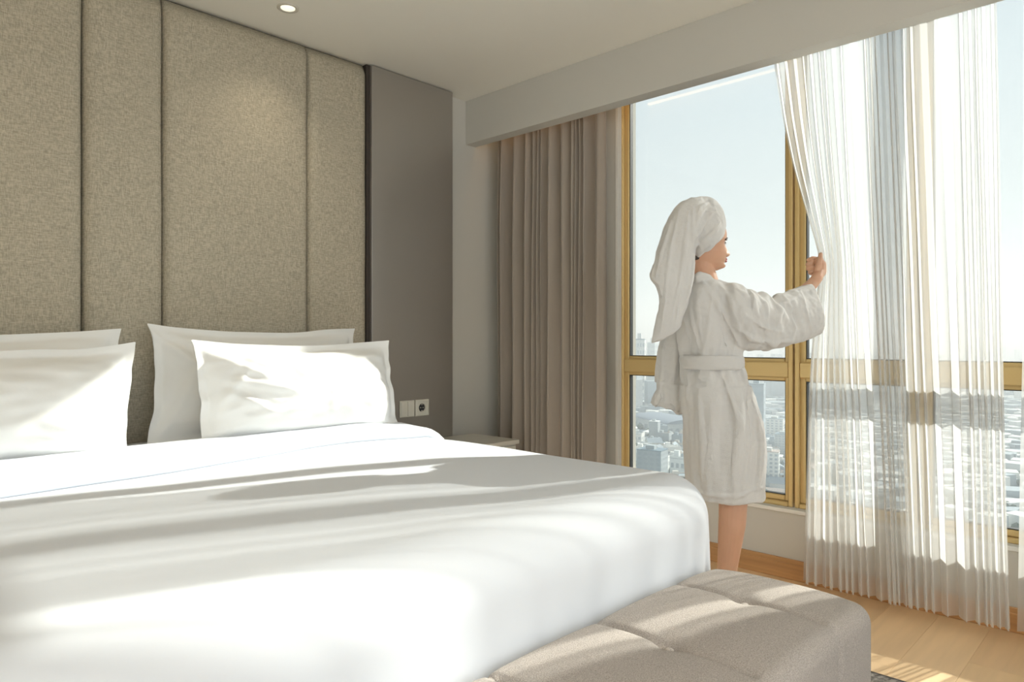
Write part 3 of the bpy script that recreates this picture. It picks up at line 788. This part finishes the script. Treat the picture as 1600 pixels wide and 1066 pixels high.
# face details
bm = bmesh.new()
for z_, th_, ww_ in ((.0345, .0042, .021), (.0262, .0048, .019)):
    pts = []
    for k in range(-6, 7):
        yv = ww_ * k / 6; x = interp(fT, z_) * (1 - (abs(yv) / interp(wT, z_)) ** 2) ** .45 + .0088 * math.exp(-(yv / .017) ** 2)
        pts.append((HC + FACE * (x - .0005) + HRT * yv + Vector((0, 0, z_ + .0035 * (k / 6) ** 2)), th_ * (1 - .65 * (k / 6) ** 2)))
    chain(bm, pts, 8)
obj('lips', fused(bm, .0012, 2), M_lips, person)
for s_ in (-1, 1):
    yv = s_ * .031; x = interp(fT, .098) * (1 - (abs(yv) / interp(wT, .098)) ** 2) ** .45
    bm = bmesh.new(); bmesh.ops.create_uvsphere(bm, u_segments=16, v_segments=10, radius=.0105, matrix=Matrix.Translation(HC + FACE * (x - .0065) + HRT * yv * .98 + Vector((0, 0, .0975))))
    obj('eye', bm, mat('eye_white_%d' % (s_ + 1), (.75, .73, .70), .25), person)
    bm = bmesh.new(); chain(bm, [(HC + FACE * (interp(fT, .099) * (1 - (abs(s_ * q) / .070) ** 2) ** .45 + .0015 - .006 * 0) + HRT * s_ * q + Vector((0, 0, .1015 - 40 * (q - .031) ** 2)), .0022) for q in (.019, .025, .031, .037, .043)], 6)
    obj('eyelashes', bm, M_hair, person)
    bm = bmesh.new(); chain(bm, [(HC + FACE * (interp(fT, .118) * (1 - (abs(s_ * q) / .0715) ** 2) ** .45 + .001) + HRT * s_ * q + Vector((0, 0, .1185 - 22 * (q - .030) ** 2)), .0030) for q in (.014, .022, .030, .038, .046, .052)], 6)
    obj('eyebrow', bm, M_hair, person)
# hair below the turban at the nape
bm = bmesh.new()
chain(bm, [(P(1087, 403, 2.82), .010), (P(1094, 402, 2.82), .007)], 12)
chain(bm, [(P(1084, 400, 2.86), .018), (P(1083, 408, 2.86), .010)], 12)
obj('hair', fused(bm, .003, 2), M_hair, person)

# ---- bathrobe
rb = bmesh.new()
def hs(y, l, r, d, hd): return (l, y, r, y, d, d, hd)
torso = [hs(436, 1082, 1112, 2.86, .055), hs(443, 1076, 1128, 2.86, .085), hs(453, 1069, 1146, 2.86, .115), hs(468, 1064, 1158, 2.86, .13), hs(495, 1061, 1162, 2.86, .135),
         hs(525, 1061, 1160, 2.86, .13), hs(548, 1064, 1157, 2.86, .125), hs(558, 1067, 1156, 2.86, .120), hs(572, 1067, 1158, 2.86, .120), hs(590, 1066, 1166, 2.86, .130), hs(620, 1064, 1176, 2.86, .142),
         hs(660, 1066, 1184, 2.87, .15), hs(700, 1068, 1188, 2.87, .15), hs(740, 1071, 1189, 2.87, .15), hs(768, 1074, 1191, 2.87, .15), hs(775, 1076, 1192, 2.87, .148),
         hs(775, 1082, 1186, 2.87, .135), hs(762, 1084, 1184, 2.87, .132), hs(752, 1092, 1176, 2.87, .12)]
seg_loft(rb, torso, ex=.9, sub=4)
rslv = [(1112, 452, 1116, 536, 2.82, 2.82, .07), (1138, 443, 1146, 546, 2.79, 2.80, .095), (1165, 451, 1172, 547, 2.81, 2.81, .095), (1196, 461, 1206, 546, 2.86, 2.86, .088),
        (1226, 457, 1240, 538, 2.93, 2.92, .085), (1248, 448, 1264, 530, 2.98, 2.97, .085), (1262, 442, 1281, 523, 3.02, 3.00, .086), (1261, 446, 1278, 519, 3.02, 3.00, .077), (1250, 453, 1264, 517, 2.98, 2.97, .070), (1225, 468, 1236, 520, 2.93, 2.92, .055)]
seg_loft(rb, rslv, ex=.95, sub=5)
lslv = [(1062, 470, 1092, 470, 2.97, 2.97, .05), (1046, 500, 1086, 500, 2.98, 2.98, .07), (1036, 530, 1080, 530, 3.0, 3.0, .08), (1030, 565, 1074, 565, 3.01, 3.01, .085), (1026, 600, 1070, 600, 3.0, 3.0, .09),
        (1021, 634, 1068, 642, 2.99, 2.99, .095), (1025, 632, 1064, 638, 2.99, 2.99, .085), (1032, 605, 1064, 605, 3.0, 3.0, .075)]
seg_loft(rb, lslv, ex=.9, sub=5)
# shawl collar
chain(rb, [(P(1081, 434, 2.84), .018), (P(1090, 433, 2.795), .020), (P(1103, 435, 2.80), .019), (P(1113, 440, 2.84), .018), (P(1118, 452, 2.93), .018), (P(1120, 480, 2.98), .018), (P(1122, 540, 2.99), .016)], 14)
tree = BVHTree.FromBMesh(rb)
R_ = lambda line, r, sink=.45: ridge(rb, tree, line, r, sink)
for line, r in [
    ([(1098, 441), (1118, 470), (1134, 503), (1156, 541)], .018), ([(1078, 446), (1080, 487), (1090, 545)], .011), ([(1124, 446), (1142, 468), (1150, 500), (1164, 530)], .012),
    ([(1112, 470), (1108, 505), (1100, 548)], .010), ([(1150, 452), (1170, 468), (1186, 496)], .016), ([(1176, 458), (1194, 476), (1200, 500), (1196, 520)], .012),
    ([(1203, 466), (1216, 484), (1214, 510)], .016), ([(1146, 510), (1172, 528), (1203, 537), (1235, 531)], .018), ([(1222, 462), (1236, 482), (1242, 510), (1238, 526)], .015),
    ([(1250, 452), (1258, 480), (1268, 512)], .009), ([(1160, 490), (1190, 512), (1225, 520)], .010), ([(1210, 470), (1228, 474), (1246, 464)], .010),
    ([(1070, 452), (1070, 500), (1078, 548)], .009), ([(1126, 500), (1132, 530), (1140, 550)], .009), ([(1090, 470), (1094, 510), (1098, 550)], .008),
    ([(1084, 580), (1092, 592), (1108, 590)], .010), ([(1114, 576), (1108, 594), (1090, 600)], .009), ([(1072, 578), (1076, 600), (1072, 630)], .009),
    ([(1158, 578), (1176, 630), (1186, 690), (1182, 766)], .019), ([(1130, 590), (1152, 660), (1146, 762)], .018), ([(1168, 600), (1172, 680), (1158, 764)], .014), ([(1092, 610), (1100, 690), (1096, 766)], .014),
    ([(1040, 530), (1036, 580), (1030, 632)], .010), ([(1056, 520), (1056, 580), (1050, 636)], .010), ([(1068, 560), (1064, 600), (1062, 636)], .008)]:
    R_(line, r)
for line in ([(1076, 767), (1100, 773), (1130, 776), (1160, 773), (1188, 762)],): R_(line, .009, .3)
rme = fused(rb, .0042, 4, .5)
def drape(me):
    me.update(); nn = [v.normal.copy() for v in me.vertices]
    for v, n in zip(me.vertices, nn):
        c_ = v.co; a = c_.dot(RGT); d = c_.dot(FWD); z = c_.z
        if z < .99:      # skirt: long folds falling from the belt
            f = noise.noise(Vector((a * 13, d * 13, z * 2.2 + a * 3))) + .5 * noise.noise(Vector((a * 28 + 4, d * 28, z * 4)))
            k = .024 * sstep(.50, .62, z) * (1 - sstep(.93, .99, z)) + .004
        elif a > .93:   # right sleeve: slack folds hanging between shoulder and cuff
            f = noise.noise(Vector((a * 15 - z * 6, d * 6, z * 9 + a * 7))) + .55 * noise.noise(Vector((a * 30 + z * 12, d * 14, z * 15)))
            k = .019 * (1 - .75 * sstep(1.14, 1.24, a))
        else:           # back: folds running from shoulder to belt
            f = noise.noise(Vector((a * 17 + z * 5, d * 9, z * 4))) + .5 * noise.noise(Vector((a * 34 - z * 9, d * 20, z * 8)))
            k = .018
        f = f - .25 * abs(f)
        v.co += n * (k * f + .0018 * noise.noise(c_ * 60))
    me.update()
drape(rme)
robe = obj('bathrobe', rme, M_terry, person)
bl = bmesh.new()
seg_loft(bl, [hs(555, 1066, 1157, 2.86, .126), hs(558, 1064, 1159, 2.86, .132), hs(566, 1063.5, 1159.5, 2.86, .133), hs(573, 1064, 1160, 2.86, .132), hs(577, 1066, 1158, 2.86, .126)], ex=.9, sub=4)
bme2 = fused(bl, .004, 2); wrinkle(bme2, .004, 14, 5, (1, 1, 2.5))
belt = obj('belt', bme2, M_terry, robe); belt['label'] = 'white terry belt tied round the waist of the robe'

# ---- towel turban with its long tail hanging down the back
tw = bmesh.new()
seg_loft(tw, [(1088, 402, 1124, 374, 2.86, 2.86, .070), (1083, 409, 1129, 369, 2.86, 2.86, .090), (1080, 405, 1131, 362, 2.86, 2.86, .098), (1074, 398, 1133, 350, 2.86, 2.86, .103), (1065, 383, 1131, 337, 2.86, 2.86, .105), (1056, 364, 1125, 323, 2.86, 2.86, .100),
              (1054, 345, 1114, 313, 2.86, 2.86, .085), (1064, 326, 1100, 309, 2.86, 2.86, .05), (1074, 318, 1090, 309, 2.86, 2.86, .02)], sub=4)
tail = [(1078, 308, 1096, 311, 2.83, 2.83, .03), (1062, 316, 1102, 322, 2.82, 2.82, .06), (1049, 332, 1102, 338, 2.81, 2.81, .075), (1040, 352, 1096, 358, 2.80, 2.80, .08), (1030, 382, 1086, 386, 2.78, 2.78, .07), (1021, 412, 1084, 416, 2.755, 2.76, .055),
        (1015, 434, 1083, 438, 2.735, 2.745, .045), (1026, 452, 1079, 458, 2.72, 2.73, .040), (1031, 474, 1074, 480, 2.715, 2.72, .036), (1025, 500, 1068, 500, 2.715, 2.71, .034), (1020, 522, 1064, 514, 2.72, 2.71, .030), (1018, 537, 1050, 522, 2.72, 2.71, .020)]
seg_loft(tw, tail, ex=.85, sub=5)
tree = BVHTree.FromBMesh(tw)
R_ = lambda line, r, sink=.45: ridge(tw, tree, line, r, sink, 3)
for line, r in [([(1087, 401), (1106, 390), (1120, 377), (1129, 366)], .010), ([(1085, 385), (1104, 372), (1126, 348)], .012), ([(1085, 374), (1098, 350), (1112, 334), (1124, 332)], .012), ([(1084, 362), (1090, 340), (1102, 326), (1116, 322)], .012),
                ([(1094, 384), (1112, 366), (1128, 352)], .011), ([(1098, 322), (1104, 330), (1116, 328), (1124, 338)], .011), ([(1086, 345), (1094, 324), (1106, 316)], .011), ([(1082, 392), (1082, 350), (1084, 322)], .010),
                ([(1076, 330), (1070, 380), (1062, 440), (1048, 500)], .012), ([(1062, 330), (1050, 380), (1042, 430), (1040, 470), (1032, 520)], .010), ([(1084, 400), (1080, 440), (1066, 490)], .011),
                ([(1050, 345), (1036, 390), (1024, 432)], .011), ([(1072, 400), (1062, 450), (1056, 505)], .011), ([(1020, 436), (1030, 444), (1036, 470)], .007)]:
    R_(line, r)
tme = fused(tw, .0034, 2, .5); wrinkle(tme, .0070, 16, 13, (1, 1, .35)); wrinkle(tme, .0016, 42, 6)
towel = obj('head_towel', tme, M_terry, person)
# ------------------------------------------------------------------ the city far below, in haze
HG = 105.0
def city_mat(name, cols, rough=.8):
    m = bpy.data.materials.new(name); m.use_nodes = True; n = m.node_tree; b = n.nodes['Principled BSDF']; b.inputs['Roughness'].default_value = rough
    oi = n.nodes.new('ShaderNodeObjectInfo'); r = n.nodes.new('ShaderNodeValToRGB'); r.color_ramp.interpolation = 'CONSTANT'
    el = r.color_ramp.elements; el[0].color = (*cols[0], 1); el[0].position = 0
    for i, q in enumerate(cols[1:]):
        if i == 0: k = el[1]; k.position = 1 / len(cols)
        else: k = el.new((i + 1) / len(cols))
        k.color = (*q, 1)
    n.links.new(oi.outputs['Random'], r.inputs[0]); n.links.new(r.outputs[0], b.inputs['Base Color'])
    return m
M_cw = city_mat('city_render', [(.55, .58, .58), (.38, .43, .45), (.70, .70, .67), (.30, .36, .40), (.60, .56, .50), (.48, .52, .52)])
M_cr = city_mat('city_roofing', [(.30, .36, .40), (.62, .64, .63), (.22, .27, .31), (.40, .33, .29), (.78, .79, .78), (.18, .25, .30)], .55)
M_cg = mat('city_windows', (.36, .41, .44), .25)
M_gr = mat('city_ground', (.12, .16, .175), .9, colvar=((.03, .03, .03), .5, 6))
M_tree = mat('city_foliage', (.07, .11, .08), .9)
M_hall = mat('hall_roof', (.20, .25, .31), .5)
box('ground', (3.9, -9000, -HG - 1), (14000, 14000, -HG), M_gr)['kind'] = 'structure'

def proto(kind):
    """meshes (walls, roof, windows) of one building type, base at z = 0"""
    a, r, g = bmesh.new(), bmesh.new(), bmesh.new()
    if kind == 'flat':
        W_, D_, H_ = 11, 12, 8
        bx(a, (-W_ / 2, -D_ / 2, 0), (W_ / 2, D_ / 2, H_))
        bx(r, (-W_ / 2, -D_ / 2, H_), (W_ / 2, D_ / 2, H_ + .15))
        for lo, hi in (((-W_ / 2, -D_ / 2, H_), (-W_ / 2 + .3, D_ / 2, H_ + .9)), ((W_ / 2 - .3, -D_ / 2, H_), (W_ / 2, D_ / 2, H_ + .9)), ((-W_ / 2, -D_ / 2, H_), (W_ / 2, -D_ / 2 + .3, H_ + .9)), ((-W_ / 2, D_ / 2 - .3, H_), (W_ / 2, D_ / 2, H_ + .9))): bx(a, lo, hi)
        bx(a, (1, 1, H_), (4, 5, H_ + 2.6)); cyl(r, (-3, -3, H_ + .4), (-3, -3, H_ + 2), .8, n=10)
        fl_, nw = 2, 3
    elif kind == 'gable':
        W_, D_, H_ = 10, 14, 5.5
        bx(a, (-W_ / 2, -D_ / 2, 0), (W_ / 2, D_ / 2, H_))
        for s_ in (-1, 1):
            v = [r.verts.new(p) for p in ((s_ * (W_ / 2 + .5), -D_ / 2 - .5, H_ - .2), (s_ * (W_ / 2 + .5), D_ / 2 + .5, H_ - .2), (0, D_ / 2 + .5, H_ + 2.6), (0, -D_ / 2 - .5, H_ + 2.6))]; r.faces.new(v)
            v = [a.verts.new(p) for p in ((-W_ / 2, s_ * D_ / 2, H_), (W_ / 2, s_ * D_ / 2, H_), (0, s_ * D_ / 2, H_ + 2.4))]; a.faces.new(v)
        fl_, nw = 1, 3
    elif kind == 'hall':
        W_, D_, H_ = 18, 34, 7
        bx(a, (-W_ / 2, -D_ / 2, 0), (W_ / 2, D_ / 2, H_))
        rs = []
        for y_ in (-D_ / 2 - .4, D_ / 2 + .4):
            rs.append([(W_ / 2 * 1.03 * math.cos(math.pi * k / 10), y_, H_ - .1 + 2.6 * math.sin(math.pi * k / 10)) for k in range(11)])
        rings(r, rs)
        fl_, nw = 1, 6
    else:
        W_, D_, H_ = 14, 13, 30
        bx(a, (-W_ / 2, -D_ / 2, 0), (W_ / 2, D_ / 2, H_)); bx(a, (-2, -2, H_), (3, 3, H_ + 3))
        bx(r, (-W_ / 2 - .2, -D_ / 2 - .2, H_), (W_ / 2 + .2, D_ / 2 + .2, H_ + .5)); fl_, nw = 9, 4
    fh = (H_ - .8) / fl_
    for f in range(fl_):
        z0 = .9 + f * fh
        for k in range(nw):
            for (s_, ax) in ((-1, 0), (1, 0), (-1, 1), (1, 1)):
                span = (D_ if ax == 0 else W_); p = -span / 2 + span * (k + .5) / nw; q = span / nw * .27; e_ = (W_ if ax == 0 else D_) / 2
                if ax == 0: bx(g, (s_ * e_ - .04, p - q, z0), (s_ * e_ + .04, p + q, z0 + fh * .5))
                else: bx(g, (p - q, s_ * e_ - .04, z0), (p + q, s_ * e_ + .04, z0 + fh * .5))
    out = []
    for nme, b in (('walls', a), ('roof', r), ('windows', g)):
        bmesh.ops.recalc_face_normals(b, faces=b.faces)
        me = bpy.data.meshes.new('building_' + nme); b.to_mesh(me); b.free(); out.append(me)
    out[0].materials.append(M_cw); out[1].materials.append(M_cr); out[2].materials.append(M_cg)
    return out
PR = {k: proto(k) for k in ('flat', 'gable', 'hall', 'tower')}
LAB = {'flat': 'low flat-roofed block with parapet and roof tank in the hazy city below the window',
       'gable': 'small gabled house with ridged roof in the hazy city below the window',
       'hall': 'long warehouse hall with curved roof in the hazy city below the window',
       'tower': 'slim multi-storey apartment tower standing above the low city roofs'}
GRP = {'flat': 'flat-roofed blocks of the city', 'gable': 'gabled houses of the city', 'hall': 'warehouse halls of the city', 'tower': 'apartment towers of the city'}
def building(kind, x, y, rz, sc, label=None, wm=None, rm=None):
    t = bpy.data.objects.new('building', None); COL.objects.link(t); t.location = (x, y, -HG); t.rotation_euler.z = rz; t.scale = sc; t.empty_display_size = 1
    tag(t, label or LAB[kind], 'building', None if label else GRP[kind])
    for nme, me, m2 in zip(('walls', 'roof', 'windows'), PR[kind], (wm, rm, None)):
        if m2 is not None: me = me.copy(); me.materials[0] = m2
        o = bpy.data.objects.new(nme, me); COL.objects.link(o); o.parent = t
        if nme == 'windows': o['kind'] = 'stuff'
    return t
def ground_at(px, py, z=-HG):
    d = (CAM_H - z) / ((py - 533) / FPX); q = P(px, py, d); return q
M_white = mat('bright_render', (.80, .82, .80), .7)
q = ground_at(1033, 742); building('flat', q.x, q.y, math.radians(12), (.95, .9, 1.7), 'white boxy building low in the left window beside the bed edge', wm=M_white)
q = ground_at(1062, 748); building('flat', q.x, q.y, math.radians(12), (1.0, 1.0, 2.0), 'small bright white block right of the white boxy building', wm=M_white)
q = ground_at(1044, 672); building('hall', q.x, q.y, math.radians(150), (2.8, 2.6, 1.8), 'large blue-grey roofed hall low in the left window', rm=M_hall)
q = P(1183, 560, 700); building('tower', q.x, q.y, .3, (1.1, 1.1, 2.1), 'pale tower showing between the robe sleeve and the window transom')
q = P(1000, 520, 1150); building('tower', q.x, q.y, .5, (1.6, 1.3, 3.6), 'tallest faint tower on the horizon at the left window frame')
q = P(1020, 520, 1500); building('tower', q.x, q.y, .2, (1.5, 1.3, 3.4), 'faint tower just right of the tallest one on the horizon')
taken = [ground_at(1033, 742), ground_at(1062, 748), ground_at(1044, 672)]
rnd = random.Random(21)
cands = []
for i in range(18, 90):
    for j in range(-14, 88):
        x = i * 15.5 + rnd.uniform(-3, 3); y = j * 15.5 + rnd.uniform(-3, 3)
        v = Vector((x, y, 0)); d = v.dot(FWD)
        if d < 380: continue
        px = 800 + v.dot(RGT) / d * FPX
        if not 960 < px < 1660: continue
        if any((Vector((t_.x, t_.y, 0)) - v).length < (62 if k_ == 2 else 22) for k_, t_ in enumerate(taken)): continue
        if rnd.random() < .10: continue
        cands.append((d * (1 if px < 1285 else 2.2), x, y, d))
cands.sort()
near, rest = cands[:270], cands[270:]
for (_, x, y, d) in near:
    k = rnd.choices(['flat', 'gable', 'hall', 'tower'], [.55, .34, .07, .04])[0]
    s_ = rnd.uniform(.75, 1.1)
    if k == 'hall': s_ *= .75
    v_ = Vector((x, y, 0)); px_ = 800 + v_.dot(RGT) / d * FPX
    where = 'left of the person' if px_ < 1065 else 'behind the bathrobe' if px_ < 1165 else 'left of the gold mullion' if px_ < 1232 else 'right of the gold mullion' if px_ < 1270 else 'behind the left half of the sheer' if px_ < 1430 else 'behind the right half of the sheer'
    how = 'lowest, nearest rooftops' if d < 480 else 'lower middle rooftops' if d < 620 else 'upper middle rooftops'
    lab_ = {'flat': 'flat-roofed city block', 'gable': 'small gabled city house', 'hall': 'curved-roof warehouse', 'tower': 'slim apartment tower'}[k] + ' ' + where + ', ' + how
    cur = building(k, x, y, rnd.choice([.2, .2, .35, 1.77, 1.9, .9]) + rnd.uniform(-.08, .08), (s_ * rnd.uniform(.8, 1.2), s_, s_ * rnd.uniform(.7, 1.5) * (.8 if k == 'tower' else 1)))
    cur['label'] = lab_
# everything farther out: uncountable roofs fading into the haze
bms = {0: bmesh.new(), 1: bmesh.new(), 2: bmesh.new()}
def simple(x, y, sx2, sy2, h, rz, b):
    c_, s_ = math.cos(rz), math.sin(rz)
    pts = [(x + c_ * a - s_ * q_, y + s_ * a + c_ * q_) for a, q_ in ((-sx2, -sy2), (sx2, -sy2), (sx2, sy2), (-sx2, sy2))]
    lo = [b.verts.new((p[0], p[1], -HG)) for p in pts]; hi = [b.verts.new((p[0], p[1], -HG + h)) for p in pts]
    b.faces.new(hi)
    for k in range(4): b.faces.new((lo[k], lo[(k + 1) % 4], hi[(k + 1) % 4], hi[k]))
for (_, x, y, d) in rest:
    simple(x, y, rnd.uniform(4, 8), rnd.uniform(4, 8), rnd.uniform(4, 12), rnd.uniform(0, 1.6), bms[rnd.randrange(3)])
for _ in range(9000):
    d = 1000 * math.exp(rnd.uniform(0, 1.9)); px = rnd.uniform(950, 1700); v = P(px, 533, d)
    h = rnd.uniform(5, 16) if rnd.random() < .95 else rnd.uniform(25, 80)
    simple(v.x, v.y, rnd.uniform(5, 14), rnd.uniform(5, 14), h, rnd.uniform(0, 1.6), bms[rnd.randrange(3)])
far = empty('distant_city', (1500, 1300, -HG), 'dense distant city of low roofs fading into haze', 'city', kind='stuff')
for k, cc in enumerate([(.60, .62, .62), (.34, .40, .44), (.76, .77, .75)]):
    o = obj('roofs', bms[k], mat('far_roofs_%d' % k, cc, .8), far, smooth=False); o['kind'] = 'stuff'
bm = bmesh.new()
ico = bmesh.new(); bmesh.ops.create_icosphere(ico, subdivisions=1, radius=1); iv = [v.co.copy() for v in ico.verts]; iff = [[v.index for v in f.verts] for f in ico.faces]; ico.free()
tv, tfc = [], []
for _ in range(1500):
    d = 385 * math.exp(rnd.uniform(0, 1.6)); px = rnd.uniform(960, 1660); v = P(px, 533, d); r = rnd.uniform(2.5, 5); b0 = len(tv)
    sy_, sz_, an = rnd.uniform(.7, 1.4), rnd.uniform(.7, 1.1), rnd.random() * 3
    for q in iv:
        X_, Y_ = q.x * r, q.y * r * sy_
        tv.append((v.x + X_ * math.cos(an) - Y_ * math.sin(an), v.y + X_ * math.sin(an) + Y_ * math.cos(an), -HG + r * .8 + q.z * r * sz_))
    tfc += [[b0 + i for i in f] for f in iff]
bm.free(); bm = bpy.data.meshes.new('city_trees'); bm.from_pydata(tv, [], tfc)
tag(obj('city_trees', bm, M_tree, smooth=False), 'dark tree crowns scattered between the city roofs', 'trees', kind='stuff')
# haze over the city
hz = bpy.data.materials.new('haze'); hz.use_nodes = True; n = hz.node_tree; n.nodes.clear()
o_ = n.nodes.new('ShaderNodeOutputMaterial'); vs = n.nodes.new('ShaderNodeVolumeScatter'); vs.inputs['Color'].default_value = (.93, .97, 1.0, 1); vs.inputs['Density'].default_value = .00062; vs.inputs['Anisotropy'].default_value = .2
n.links.new(vs.outputs[0], o_.inputs['Volume'])
h = box('haze', (60, -5000, -HG - .5), (9000, 12000, 190), hz); tag(h, 'pale haze lying over the distant city', 'haze', kind='stuff')
